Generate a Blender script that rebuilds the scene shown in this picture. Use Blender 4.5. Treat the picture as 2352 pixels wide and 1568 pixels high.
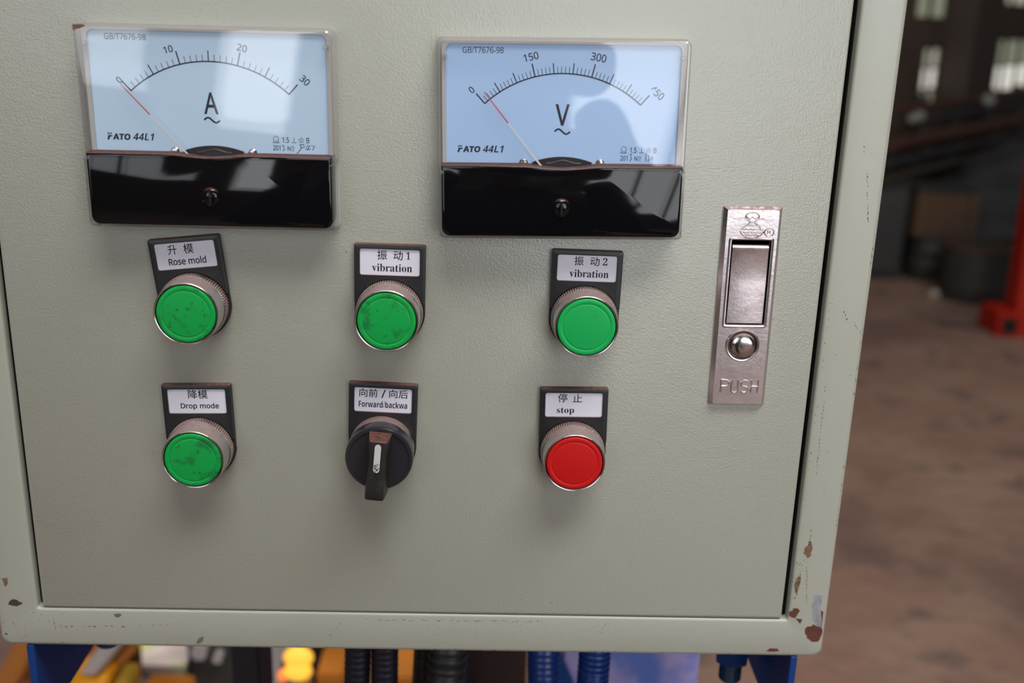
import bpy, bmesh, math, random
from mathutils import Vector, Matrix
from math import sin, cos, pi, radians

for _o in list(bpy.data.objects): bpy.data.objects.remove(_o, do_unlink=True)
SC = bpy.context.scene
COL = SC.collection
random.seed(7)
Z0 = 1.3716                      # height of the panel's local z = 0 above the floor (metres)
MM = 0.001

# ------------------------------------------------------------------ camera
cam_d = bpy.data.cameras.new('camera')
cam = bpy.data.objects.new('camera', cam_d); COL.objects.link(cam)
cam_d.sensor_width = 36.0; cam_d.lens = 37.5; cam_d.clip_start = 0.02; cam_d.clip_end = 60
_p, _y, _r = .3055, .0238, .0289
_f = Vector((sin(_y)*cos(_p), cos(_y)*cos(_p), -sin(_p)))
_rt = Vector((cos(_y), -sin(_y), 0)); _up = _rt.cross(_f)
_rt, _up = _rt*cos(_r)+_up*sin(_r), -_rt*sin(_r)+_up*cos(_r)
M = Matrix((_rt, _up, -_f)).transposed().to_4x4()
M.translation = Vector((.0055, -.4471, Z0+.0784))
cam.matrix_world = M
cam_d.dof.use_dof = True; cam_d.dof.focus_distance = .462; cam_d.dof.aperture_fstop = 6.8
SC.camera = cam

# ------------------------------------------------------------------ light and exposure
SC.view_settings.view_transform = 'Standard'; SC.view_settings.look = 'None'
SC.view_settings.exposure = -0.33; SC.view_settings.gamma = 1.0
SC.view_settings.use_curve_mapping = False
W = bpy.data.worlds.new('world'); SC.world = W; W.use_nodes = True
W.node_tree.nodes['Background'].inputs[0].default_value = (.80, .88, 1.0, 1)
W.node_tree.nodes['Background'].inputs[1].default_value = .07

def area(name, loc, target, sx, sy, power, color):
    d = bpy.data.lights.new(name, 'AREA'); d.shape = 'RECTANGLE'; d.size = sx; d.size_y = sy
    d.energy = power; d.color = color
    o = bpy.data.objects.new(name, d); COL.objects.link(o); o.location = loc
    o.rotation_euler = (Vector(target)-Vector(loc)).to_track_quat('-Z', 'Y').to_euler()
    return o
# daylight through the hall's openings behind the photographer and through the roof light, plus an added back fill
area('daylight_right', (2.40, -4.90, 2.02), (2.40, 0, 2.02), 3.8, 3.1, 88, (.97, .98, 1.0))
area('daylight_narrow', (-1.035, -4.90, 2.10), (-1.035, 0, 2.10), .42, 2.5, 9, (.97, .98, 1.0))
area('daylight_left', (-2.95, -4.90, 2.60), (-2.95, 0, 2.60), 2.5, 2.9, 12, (.93, .96, 1.0))
area('roof_light', (.9, -1.7, 5.5), (.3, -.1, 1.0), 3.0, 1.8, 330, (1.0, .99, .96))
area('fill_light_back', (-1.6, 1.9, 5.5), (-.5, .8, .6), 3.0, 2.0, 170, (1.0, .97, .92))  # unseen fill, added to brighten the machinery behind and left of the cabinet
area('roof_light_far', (3.0, 3.6, 5.5), (2.3, 4.0, 0), 3.0, 3.0, 58, (1.0, .97, .92))

# ------------------------------------------------------------------ materials
def mat(name, color, rough=.5, metal=0., spec=.5, bump=None, mottle=None, dust=0., dustcol=(.19, .085, .065),
        emit=None, coat=0., world=False):
    m = bpy.data.materials.new(name); m.use_nodes = True
    nt = m.node_tree; N = nt.nodes; L = nt.links; b = N['Principled BSDF']
    b.inputs['Base Color'].default_value = (*color, 1); b.inputs['Roughness'].default_value = rough
    b.inputs['Metallic'].default_value = metal; b.inputs['Specular IOR Level'].default_value = spec
    b.inputs['Coat Weight'].default_value = coat
    tc = N.new('ShaderNodeTexCoord'); src = None
    gpos = N.new('ShaderNodeNewGeometry').outputs['Position'] if world else None
    def noise(scale, detail=3, vec=None, rough_=.5):
        vec = vec or gpos
        n = N.new('ShaderNodeTexNoise'); n.inputs['Scale'].default_value = scale
        n.inputs['Detail'].default_value = detail; n.inputs['Roughness'].default_value = rough_
        L.new(vec if vec else tc.outputs['Object'], n.inputs['Vector']); return n
    def ramp(fac, a, c):
        r = N.new('ShaderNodeMapRange'); r.inputs[1].default_value = a; r.inputs[2].default_value = c
        r.interpolation_type = 'SMOOTHSTEP'; L.new(fac, r.inputs[0]); return r.outputs[0]
    def mix(fac, a, c):
        x = N.new('ShaderNodeMix'); x.data_type = 'RGBA'
        if hasattr(fac, 'links'): L.new(fac, x.inputs[0])
        else: x.inputs[0].default_value = fac
        for v, i in ((a, 6), (c, 7)):
            if hasattr(v, 'links'): L.new(v, x.inputs[i])
            else: x.inputs[i].default_value = (*v, 1)
        return x.outputs[2]
    cur = color
    if mottle:
        for (sc, lo, hi, c2, amt) in mottle:
            n = noise(sc, 4); f = ramp(n.outputs[0], lo, hi)
            mm = N.new('ShaderNodeMath'); mm.operation = 'MULTIPLY'; L.new(f, mm.inputs[0]); mm.inputs[1].default_value = amt
            cur = mix(mm.outputs[0], cur, c2)
    if dust:
        g = N.new('ShaderNodeNewGeometry'); s = N.new('ShaderNodeSeparateXYZ'); L.new(g.outputs['Normal'], s.inputs[0])
        f = ramp(s.outputs[2], .35, .85); n = noise(500, 3); f2 = ramp(n.outputs[0], .15, .6)
        mm = N.new('ShaderNodeMath'); mm.operation = 'MULTIPLY'; L.new(f, mm.inputs[0]); L.new(f2, mm.inputs[1])
        m2 = N.new('ShaderNodeMath'); m2.operation = 'MULTIPLY'; L.new(mm.outputs[0], m2.inputs[0]); m2.inputs[1].default_value = dust
        cur = mix(m2.outputs[0], cur, dustcol)
        rr = N.new('ShaderNodeMapRange'); rr.inputs[3].default_value = rough; rr.inputs[4].default_value = .85
        L.new(m2.outputs[0], rr.inputs[0]); L.new(rr.outputs[0], b.inputs['Roughness'])
        if metal:
            rm = N.new('ShaderNodeMapRange'); rm.inputs[3].default_value = metal; rm.inputs[4].default_value = 0
            L.new(m2.outputs[0], rm.inputs[0]); L.new(rm.outputs[0], b.inputs['Metallic'])
    if hasattr(cur, 'links'): L.new(cur, b.inputs['Base Color'])
    if bump:
        prev = None
        for (sc, dist, det) in bump:
            n = noise(sc, det)
            bp = N.new('ShaderNodeBump'); bp.inputs['Distance'].default_value = dist; bp.inputs['Strength'].default_value = 1
            L.new(n.outputs[0], bp.inputs['Height'])
            if prev: L.new(prev, bp.inputs['Normal'])
            prev = bp.outputs[0]
        L.new(prev, b.inputs['Normal'])
    if emit:
        b.inputs['Emission Color'].default_value = (*emit[:3], 1); b.inputs['Emission Strength'].default_value = emit[3]
    return m

def clear(name, tint=(.97, .97, .97), f0=.045, rough=.02, haze=0.):
    m = bpy.data.materials.new(name); m.use_nodes = True; nt = m.node_tree; N = nt.nodes; L = nt.links
    N.remove(N['Principled BSDF'])
    t = N.new('ShaderNodeBsdfTransparent'); t.inputs[0].default_value = (*tint, 1)
    g = N.new('ShaderNodeBsdfGlossy'); g.inputs['Roughness'].default_value = rough
    lw = N.new('ShaderNodeLayerWeight'); p = N.new('ShaderNodeMath'); p.operation = 'POWER'
    L.new(lw.outputs['Facing'], p.inputs[0]); p.inputs[1].default_value = 5
    ma = N.new('ShaderNodeMath'); ma.operation = 'MULTIPLY_ADD'; L.new(p.outputs[0], ma.inputs[0])
    ma.inputs[1].default_value = .9; ma.inputs[2].default_value = f0
    mx = N.new('ShaderNodeMixShader'); L.new(ma.outputs[0], mx.inputs[0])
    base = t.outputs[0]
    if haze:
        df = N.new('ShaderNodeBsdfDiffuse'); df.inputs[0].default_value = (.6, .57, .55, 1)
        m0 = N.new('ShaderNodeMixShader'); m0.inputs[0].default_value = haze
        L.new(t.outputs[0], m0.inputs[1]); L.new(df.outputs[0], m0.inputs[2]); base = m0.outputs[0]
    L.new(base, mx.inputs[1]); L.new(g.outputs[0], mx.inputs[2])
    L.new(mx.outputs[0], N['Material Output'].inputs[0]); return m

DUSTC = (.20, .085, .062)
M_door = mat('powder_coat_door', (.358, .36, .302), .33, spec=1.0, bump=[(1050, .00015, 2), (520, .00007, 2), (90, .00010, 1)],
             mottle=[(9, .52, .75, (.33, .31, .24), .35), (380, .72, .80, (.12, .09, .06), .5), (35, .70, .80, (.33, .25, .15), .5)])
M_frame = mat('painted_frame', (.405, .41, .345), .38, spec=.9, bump=[(160, .00006, 2)],
              mottle=[(12, .5, .8, (.38, .37, .28), .4), (520, .74, .8, (.2, .13, .07), .5)])
M_inside = mat('cabinet_inside', (.10, .10, .085), .6)
M_rust = mat('bare_rust', (.135, .038, .024), .8, bump=[(1200, .0001, 3)], mottle=[(300, .4, .7, (.09, .03, .025), .7)])
M_zinc = mat('bare_zinc', (.42, .43, .47), .45, .35, mottle=[(260, .35, .7, (.25, .26, .29), .7)])
M_zinc_dark = mat('grey_chip', (.14, .14, .145), .6)
M_ochre = mat('ochre_scratch', (.22, .135, .06), .8, mottle=[(700, .4, .6, (.12, .07, .04), .7)])
M_darkchip = mat('dark_chip', (.055, .042, .042), .7)
M_black = mat('black_plastic', (.016, .016, .018), .38, dust=.95, dustcol=DUSTC, mottle=[(220, .6, .8, (.04, .035, .033), .5)])
M_gloss = mat('gloss_black_cap', (.004, .004, .005), .045, spec=.45, dust=.95, dustcol=(.15, .06, .045))
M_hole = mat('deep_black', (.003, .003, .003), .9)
M_card = mat('paper_card', (.73, .71, .80), .6, mottle=[(120, .62, .75, (.50, .40, .42), .45), (25, .6, .8, (.66, .62, .70), .5)])
M_ink = mat('black_ink', (.012, .012, .02), .6)
M_inkblue = mat('dial_ink', (.018, .018, .045), .5)
M_dial = mat('dial_plate', (.58, .76, .96), .42)
M_dial2 = mat('dial_plate_blue', (.47, .67, .98), .42)
M_hous = mat('meter_housing', (.52, .50, .48), .45)
M_clear = clear('clear_plastic', f0=.085)
M_clearcap = clear('clear_plastic_rim', (.93, .93, .92), .05, .02)
M_clearside = clear('clear_plastic_side', (.90, .89, .88), .07, .1, haze=.22)
M_chrome = mat('chrome', (.62, .58, .58), .17, 1., bump=[(350, .00002, 2)], dust=.75, dustcol=(.26, .13, .11))
M_steel = mat('knurled_steel', (.50, .47, .46), .28, 1., bump=[(500, .00003, 2)], dust=.85, dustcol=(.26, .12, .095))
M_lock = mat('lock_chrome', (.74, .68, .69), .27, 1., bump=[(60, .0002, 2), (700, .00003, 3)], dust=.8, dustcol=(.24, .11, .095),
             mottle=[(500, .66, .74, (.25, .2, .2), .5)])
M_lockflap = mat('lock_flap_chrome', (.82, .74, .75), .42, 1., bump=[(110, .00025, 2), (900, .00006, 3)], mottle=[(130, .5, .75, (.38, .32, .33), .5)])
M_green = mat('green_button', (.003, .36, .062), .45, spec=.3, world=True, mottle=[(130, .53, .70, (.010, .12, .035), .65), (420, .62, .70, (.02, .05, .03), .6)])
M_green2 = mat('clean_green_button', (.004, .40, .085), .43, spec=.35, mottle=[(160, .68, .8, (.012, .2, .06), .5)])
M_red = mat('red_button', (.56, .006, .006), .45, spec=.3, mottle=[(120, .62, .78, (.40, .012, .012), .5)])
M_white = mat('white_marker', (.60, .62, .60), .6, mottle=[(420, .52, .58, (.10, .06, .045), .0)])
M_markdirt = mat('marker_dirt', (.16, .10, .075), .8)
M_ptr_w = mat('pointer_white', (.75, .74, .72), .4)
M_ptr_r = mat('pointer_red', (.62, .08, .10), .4)
M_wire = mat('steel_wire', (.75, .73, .70), .2, 1.)
M_blue = mat('blue_paint', (.005, .043, .20), .5, spec=.3, mottle=[(60, .55, .8, (.01, .04, .15), .5)])
M_bluebolt = mat('blue_painted_bolt', (.012, .035, .10), .4)
M_bluepanel = mat('blue_sheen_panel', (.10, .17, .52), .4, mottle=[(28, .36, .62, (.42, .34, .58), .85)])  # lavender mottling paints the sky's reflection into the colour
M_hoseblue = mat('blue_hose', (.005, .035, .20), .28)
M_hosenavy = mat('navy_hose', (.003, .005, .018), .5)
M_hoseblack = mat('black_hose', (.022, .022, .022), .42)
M_orange = mat('orange_paint', (.62, .20, .015), .5)
M_orangeb = mat('yellow_orange_paint', (.85, .36, .01), .5)
M_brownor = mat('rusty_orange_paint', (.42, .15, .025), .55)
M_grey = mat('grey_cloth', (.16, .16, .19), .9)
M_lgrey = mat('light_grey_steel', (.48, .44, .43), .6)
M_dgrey = mat('dark_grey_steel', (.055, .055, .05), .6, mottle=[(12, .5, .7, (.25, .23, .21), .6)])
M_leaf = mat('printed_sheet', (.95, .80, .74), .6, mottle=[(14, .44, .56, (.70, .72, .40), .9)])
M_leafy = mat('yellow_print', (.85, .78, .15), .6)
M_lamp = mat('amber_lamp', (1., .5, .05), .3, emit=(1., .55, .06, 1.15))
M_lampr = mat('orange_lamp', (1., .25, .05), .3, emit=(1., .22, .04, 1.0))
M_floor = mat('dusty_floor', (.225, .128, .093), .85, bump=[(14, .02, 4)],
              mottle=[(1.1, .42, .62, (.125, .074, .058), .8), (3.5, .45, .7, (.27, .17, .125), .7), (7, .56, .70, (.10, .066, .056), .7)])
M_wall = mat('sooty_wall', (.075, .045, .032), .9, mottle=[(1.5, .4, .7, (.035, .025, .022), .8)])
M_hall = mat('hall_wall', (.12, .085, .07), .9)
M_frame_s = mat('window_steel', (.045, .030, .022), .7)
M_beam = mat('rusty_beam', (.060, .022, .013), .7)
M_beamd = mat('dark_beam', (.028, .026, .028), .7)
M_drum = mat('dark_drum', (.030, .028, .027), .6, mottle=[(5, .45, .7, (.055, .045, .038), .6)])
M_drumrim = mat('rusty_drum_rim', (.085, .035, .018), .7)
M_box = mat('brown_crate', (.085, .045, .022), .8, mottle=[(4, .4, .7, (.055, .035, .025), .7)])
M_tarp = mat('dark_tarp', (.017, .017, .018), .8)
M_redm = mat('red_machine', (.36, .012, .003), .55, spec=.3)
M_stone = mat('pale_stone', (.35, .34, .27), .9)
M_paneU = mat('dim_glass', (.1, .1, .09), .4, emit=(.30, .31, .22, .75))
M_paneM = mat('mid_glass', (.1, .1, .09), .4, emit=(.46, .45, .36, .9))
M_paneL = mat('bright_glass', (.1, .1, .09), .4, emit=(.85, .82, .74, 1.05))
M_opening = mat('sky_opening', (.8, .8, .8), .9, emit=(.86, .93, 1.0, 2.2))

# ------------------------------------------------------------------ mesh helpers (all in mm, x right, y into the panel, z up)
def obj(name, bm, m, parent=None, smooth=True, angle=35, **kw):
    bmesh.ops.remove_doubles(bm, verts=bm.verts, dist=1e-5)
    bmesh.ops.recalc_face_normals(bm, faces=bm.faces)
    for v in bm.verts: v.co *= MM
    me = bpy.data.meshes.new(name); bm.to_mesh(me); bm.free()
    if isinstance(m, (list, tuple)):
        for mm in m: me.materials.append(mm)
    else: me.materials.append(m)
    if smooth:
        me.shade_smooth()
        try: me.set_sharp_from_angle(angle=radians(angle))
        except Exception: pass
    o = bpy.data.objects.new(name, me); COL.objects.link(o)
    if parent: o.parent = parent
    else: o.location.z = Z0
    for k, v in kw.items(): o[k] = v
    return o

def thing(name, label, cat, x=0, y=0, z=0, rot=0, group=None):
    o = bpy.data.objects.new(name, None); COL.objects.link(o); o.empty_display_size = .01
    o.location = (x*MM, y*MM, z*MM+Z0); o.rotation_euler = (0, -rot, 0)
    o['label'] = label; o['category'] = cat
    if group: o['group'] = group
    return o

def rr(x0, x1, z0, z1, r, y, n=5):
    r = max(r, 1e-3); P = []
    for cx, cz, a0 in ((x1-r, z1-r, 0), (x0+r, z1-r, 90), (x0+r, z0+r, 180), (x1-r, z0+r, 270)):
        for i in range(n+1):
            a = radians(a0+90*i/n); P.append((cx+r*cos(a), y, cz+r*sin(a)))
    return P

def circ(r, y, n=64, cx=0, cz=0, k=None):
    return [(cx+(k(i, n) if k else 1)*r*cos(2*pi*i/n), y, cz+(k(i, n) if k else 1)*r*sin(2*pi*i/n)) for i in range(n)]

def loft(bm, loops, cap0=False, cap1=True, closed=True):
    R = [[bm.verts.new(p) for p in l] for l in loops]
    for a, b in zip(R, R[1:]):
        n = len(a)
        for i in range(n if closed else n-1):
            j = (i+1) % n
            try: bm.faces.new((a[i], a[j], b[j], b[i]))
            except ValueError: pass
    if cap0: bm.faces.new(R[0])
    if cap1: bm.faces.new(R[-1])
    return R

def lofted(name, loops, m, parent=None, cap0=True, cap1=True, **kw):
    bm = bmesh.new(); loft(bm, loops, cap0, cap1); return obj(name, bm, m, parent, **kw)

def box(bm, x0, x1, y0, y1, z0, z1):
    v = [bm.verts.new(p) for p in ((x0, y0, z0), (x1, y0, z0), (x1, y1, z0), (x0, y1, z0), (x0, y0, z1), (x1, y0, z1), (x1, y1, z1), (x0, y1, z1))]
    for f in ((0, 1, 5, 4), (1, 2, 6, 5), (2, 3, 7, 6), (3, 0, 4, 7), (4, 5, 6, 7), (3, 2, 1, 0)): bm.faces.new([v[i] for i in f])
    return v

def bevbox(name, x0, x1, y0, y1, z0, z1, m, parent=None, bev=2, **kw):
    bm = bmesh.new(); box(bm, x0, x1, y0, y1, z0, z1)
    bmesh.ops.bevel(bm, geom=list(bm.edges), offset=bev, segments=2, affect='EDGES')
    return obj(name, bm, m, parent, **kw)

def prism(bm, pts, y0, y1):
    """outline in xz, extruded from y0 (front) to y1"""
    a = [bm.verts.new((x, y0, z)) for x, z in pts]; b = [bm.verts.new((x, y1, z)) for x, z in pts]
    bm.faces.new(a); bm.faces.new(list(reversed(b)))
    n = len(a)
    for i in range(n): bm.faces.new((a[i], b[i], b[(i+1) % n], a[(i+1) % n]))

def strip(bm, pts, w, y, closed=False):
    """flat printed line of width w"""
    n = len(pts); L = []
    for i, (x, z) in enumerate(pts):
        if closed: a, b = pts[i-1], pts[(i+1) % n]
        else: a, b = pts[max(i-1, 0)], pts[min(i+1, n-1)]
        d = Vector((b[0]-a[0], b[1]-a[1])); d.normalize(); nx, nz = -d.y*w/2, d.x*w/2
        L.append((bm.verts.new((x+nx, y, z+nz)), bm.verts.new((x-nx, y, z-nz))))
    for i in range(n if closed else n-1):
        j = (i+1) % n; bm.faces.new((L[i][0], L[i][1], L[j][1], L[j][0]))

def tube(bm, path, rad, seg=16, radf=None, caps=True):
    rings = []; n = len(path); up = Vector((0, 1, 0))
    for i, p in enumerate(path):
        p = Vector(p); t = (Vector(path[min(i+1, n-1)])-Vector(path[max(i-1, 0)])).normalized()
        u = up if abs(t.dot(up)) < .95 else Vector((1, 0, 0))
        a = t.cross(u).normalized(); b = a.cross(t)
        r = radf(i) if radf else rad
        rings.append([tuple(p+a*r*cos(2*pi*k/seg)+b*r*sin(2*pi*k/seg)) for k in range(seg)])
    loft(bm, rings, caps, caps)

def sans(s, up=0x1D5A0, lo=0x1D5BA, dg=0x1D7E2):
    """the same characters in the plain sans-serif alphabet"""
    return ''.join(chr(up+ord(c)-65) if 'A' <= c <= 'Z' else chr(lo+ord(c)-97) if 'a' <= c <= 'z' else chr(dg+ord(c)-48) if '0' <= c <= '9' and dg else c for c in s)
def sansb(s): return sans(s, 0x1D5D4, 0x1D5EE, 0x1D7EC)
def text(bm, s, x0, x1, z0, z1, y, bold=0., shear=0.):
    """flat lettering fitted into the box x0..x1, z0..z1"""
    c = bpy.data.curves.new('t', 'FONT'); c.body = s; c.offset = bold; c.shear = shear; c.resolution_u = 4
    o = bpy.data.objects.new('t', c); COL.objects.link(o)
    dg = bpy.context.evaluated_depsgraph_get(); dg.update()
    me = bpy.data.meshes.new_from_object(o.evaluated_get(dg))
    V = [v.co.copy() for v in me.vertices]
    if V:
        ax, bx = min(v.x for v in V), max(v.x for v in V); ay, by = min(v.y for v in V), max(v.y for v in V)
        sx = (x1-x0)/max(bx-ax, 1e-6); sz = (z1-z0)/max(by-ay, 1e-6)
        nv = [bm.verts.new((x0+(v.x-ax)*sx, y, z0+(v.y-ay)*sz)) for v in V]
        for p in me.polygons:
            try: bm.faces.new([nv[i] for i in p.vertices])
            except ValueError: pass
    bpy.data.objects.remove(o, do_unlink=True); bpy.data.curves.remove(c); bpy.data.meshes.remove(me)

def rtext(bm, s, cx, cz, w, h, ang, y, **k):
    b2 = bmesh.new(); text(b2, s, -w/2, w/2, -h/2, h/2, y, **k)
    ca, sa = cos(ang), sin(ang); mp = {}
    for v in b2.verts: mp[v] = bm.verts.new((cx+v.co.x*ca-v.co.z*sa, y, cz+v.co.x*sa+v.co.z*ca))
    for f in b2.faces:
        try: bm.faces.new([mp[v] for v in f.verts])
        except ValueError: pass
    b2.free()

def flat(name, bm, m, parent, **kw): 
    # printed matter: all faces look towards -y
    for f in bm.faces: f.normal_update()
    for v in bm.verts: v.co *= MM
    for f in bm.faces:
        if f.normal.y > 0: f.normal_flip()
    me = bpy.data.meshes.new(name); bm.to_mesh(me); bm.free(); me.materials.append(m)
    o = bpy.data.objects.new(name, me); COL.objects.link(o)
    if parent: o.parent = parent
    for k, v in kw.items(): o[k] = v
    return o

# ================================================================== the hall (setting)
def struct(o): o['kind'] = 'structure'; return o
bm = bmesh.new()
NX, NY = 60, 60
vs = [[bm.verts.new((-6000+16000*i/NX, -7000+19000*j/NY, -1371.6)) for j in range(NY+1)] for i in range(NX+1)]
for i in range(NX):
    for j in range(NY): bm.faces.new((vs[i][j], vs[i+1][j], vs[i+1][j+1], vs[i][j+1]))
struct(obj('floor', bm, M_floor))

# back wall of the hall, running away to the right, with steel windows
A = Vector((2574., 6200.)); T = Vector((.668, .744)); NB = Vector((-.744, .668))    # NB: outwards
def wp(s, d, z): return (A.x+T.x*s+NB.x*d, A.y+T.y*s+NB.y*d, z)
def wbox(bm, s0, s1, d0, d1, z0, z1):
    v = box(bm, s0, s1, d0, d1, z0, z1)
    for q in v: q.co = Vector(wp(*q.co))
ops = [(110, 460, -490, -95), (-110, 450, 60, 520), (1110, 2700, -440, -50), (1110, 2700, 165, 620)]
bm = bmesh.new()
wbox(bm, -4400, -110, 0, 250, -1371, 3300)
wbox(bm, -110, 460, 0, 250, -1371, -490); wbox(bm, -110, 110, 0, 250, -490, -95); wbox(bm, -110, 1110, 0, 250, -95, 60)
wbox(bm, -110, 1110, 0, 250, 520, 3300); wbox(bm, 450, 1110, 0, 250, 60, 520); wbox(bm, 460, 1110, 0, 250, -1371, -95)
wbox(bm, 1110, 2700, 0, 250, -1371, -440); wbox(bm, 1110, 2700, 0, 250, -50, 165); wbox(bm, 1110, 2700, 0, 250, 620, 3300)
wbox(bm, 2700, 5200, 0, 250, -1371, 3300)
wb = struct(obj('wall_back', bm, M_wall, smooth=False))
bm = bmesh.new(); wbox(bm, 470, 980, -160, 0, -1371, 3300)
obj('pier', bm, M_frame_s, wb, smooth=False)
def window(n, s0, s1, z0, z1, cols, rows, mats):
    root = bpy.data.objects.new('window_%d' % n, None); COL.objects.link(root); root.location.z = Z0; root['kind'] = 'structure'
    bm = bmesh.new()
    wbox(bm, s0, s1, 20, 70, z0, z0+18); wbox(bm, s0, s1, 20, 70, z1-18, z1); wbox(bm, s0, s0+20, 20, 70, z0, z1); wbox(bm, s1-20, s1, 20, 70, z0, z1)
    obj('window_frame', bm, M_frame_s, root, smooth=False)
    for i in range(1, cols):
        s = s0+(s1-s0)*i/cols; bm = bmesh.new(); wbox(bm, s-14, s+14, 22, 66, z0+18, z1-18); obj('glazing_bar', bm, M_frame_s, root, smooth=False)
    for j in range(1, rows):
        z = z0+(z1-z0)*j/rows; bm = bmesh.new(); wbox(bm, s0+20, s1-20, 26, 62, z-5, z+5); obj('glazing_bar', bm, M_frame_s, root, smooth=False)
    for i in range(cols):
        for j in range(rows):
            a, b = s0+(s1-s0)*i/cols+14, s0+(s1-s0)*(i+1)/cols-14; c, d = z0+(z1-z0)*j/rows+5, z0+(z1-z0)*(j+1)/rows-5
            bm = bmesh.new(); wbox(bm, a, b, 40, 46, c, d); obj('pane', bm, mats(i, j), root, smooth=False)
window(1, 110, 460, -490, -95, 2, 3, lambda i, j: [M_paneU, M_paneL, M_paneM][j])
window(2, -110, 450, 60, 520, 2, 2, lambda i, j: M_paneU)
window(3, 1110, 2700, -440, -50, 5, 2, lambda i, j: [M_paneL, M_paneU][j])
window(4, 1110, 2700, 165, 620, 5, 2, lambda i, j: M_paneM)

# wall behind the photographer with its daylight openings (seen only in reflections)
bm = bmesh.new()
def hb(x0, x1, z0, z1): box(bm, x0, x1, -5250, -5000, z0, z1)
XO = [(-4200, -1700), (-1250, -820), (480, 4300)]
hb(-6000, -4200, -1371, 4200); hb(-4200, 4300, 3000, 4200); hb(4300, 8000, -1371, 4200)
hb(-4200, -1700, -1371, -300); hb(-1700, -1250, -1371, 3000); hb(-1250, -820, -1371, -450); hb(-820, 480, -1371, 3000); hb(480, 4300, -1371, -900)
wf = struct(obj('wall_front', bm, M_hall, smooth=False))
for k, (x0, x1, z0) in enumerate(((-4200, -1700, -300), (-1250, -820, -450), (480, 4300, -900))):
    root = bpy.data.objects.new('window_%d' % (5+k), None); COL.objects.link(root); root.location.z = Z0; root['kind'] = 'structure'
    n = max(1, round((x1-x0)/620))
    for i in range(n):
        a, b = x0+(x1-x0)*i/n, x0+(x1-x0)*(i+1)/n
        bm = bmesh.new(); box(bm, a+12, b-12, -5120, -5110, z0, 3000); obj('pane', bm, M_opening, root, smooth=False)
        if i: bm = bmesh.new(); box(bm, a-22, a+22, -4880, -4820, z0, 3000); obj('mullion', bm, M_frame_s, root, smooth=False)
bm = bmesh.new(); box(bm, -6000, 10000, -5000, 12000, 4300, 4400)
struct(obj('ceiling', bm, M_hall, smooth=False))

# ================================================================== things at the back of the hall
def vbox(name, c, half, h, m, parent=None, rot=0, bev=10, z0=-1371.6, **kw):
    bm = bmesh.new(); v = box(bm, -half[0], half[0], -half[1], half[1], 0, h)
    bmesh.ops.bevel(bm, geom=list(bm.edges), offset=bev, segments=2, affect='EDGES')
    ca, sa = cos(rot), sin(rot)
    for q in bm.verts: x, y, z = q.co; q.co = Vector((c[0]+x*ca-y*sa, c[1]+x*sa+y*ca, z0+z))
    return obj(name, bm, m, parent, **kw)

def drum(label, cx, cy, r, h, rim):
    t = thing('steel_drum', label, 'drum', cx, cy, -1371.6)
    prof = [(r*.97, 0), (r, 8), (r, h*.32), (r*1.03, h*.34), (r, h*.36), (r, h*.64), (r*1.03, h*.66), (r, h*.68), (r, h-6)]
    bm = bmesh.new(); loft(bm, [[(rr_*cos(2*pi*i/32), rr_*sin(2*pi*i/32), z) for i in range(32)] for rr_, z in prof], True, True)
    obj('barrel', bm, M_drum, t)
    bm = bmesh.new(); loft(bm, [[(q*cos(2*pi*i/32), q*sin(2*pi*i/32), z) for i in range(32)] for q, z in ((r*1.0, h-14), (r*1.05, h-12), (r*1.05, h), (r*.93, h), (r*.93, h-8))], False, True)
    obj('rim', bm, rim, t)
    return t
drum('large dark round drum standing on the dusty floor, right of the brown crate', 2640, 5130, 180, 295, M_drumrim)
drum('dark drum under the brown crate', 2545, 5560, 118, 270, M_drum)
t = thing('wooden_crate', 'brown square crate resting on the drum beside the cabinet edge', 'crate', 2560, 5560, -1101)
bm = bmesh.new(); box(bm, -175, 175, -120, 120, 0, 250); obj('crate_body', bm, M_box, t, smooth=False)
for q in (-150, 150):
    bm = bmesh.new(); box(bm, q-22, q+22, -136, -120, 0, 250); obj('batten', bm, M_box, t, smooth=False)
bm = bmesh.new(); box(bm, -180, 180, -130, 130, 250, 275); obj('lid', bm, M_tarp, t, smooth=False)
t = thing('steel_cabinet', 'tall dark steel block next to the crate, half hidden by the control box', 'cabinet', 2250, 5560, -1371.6)
bm = bmesh.new(); box(bm, -130, 118, -60, 110, 0, 560); obj('body', bm, M_tarp, t, smooth=False)
bm = bmesh.new(); box(bm, -110, 98, -68, -60, 60, 520); obj('door', bm, M_drum, t, smooth=False)
# heap of tarpaulin behind the drum
bm = bmesh.new(); bmesh.ops.create_icosphere(bm, subdivisions=4, radius=1)
for v in bm.verts:
    n = v.co.copy(); k = 1+.10*sin(5*n.x+2*n.z)+.07*sin(9*n.y+3*n.x)+.05*sin(13*n.z+5)
    v.co = Vector((3150+420*n.x*k, 5900+330*n.y*k, -1371.6+max(0, 330+390*n.z*k)))
o = obj('tarpaulin', bm, M_tarp, None); o['label'] = 'heap covered by a dark tarpaulin behind the large drum'; o['category'] = 'tarpaulin'
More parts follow.
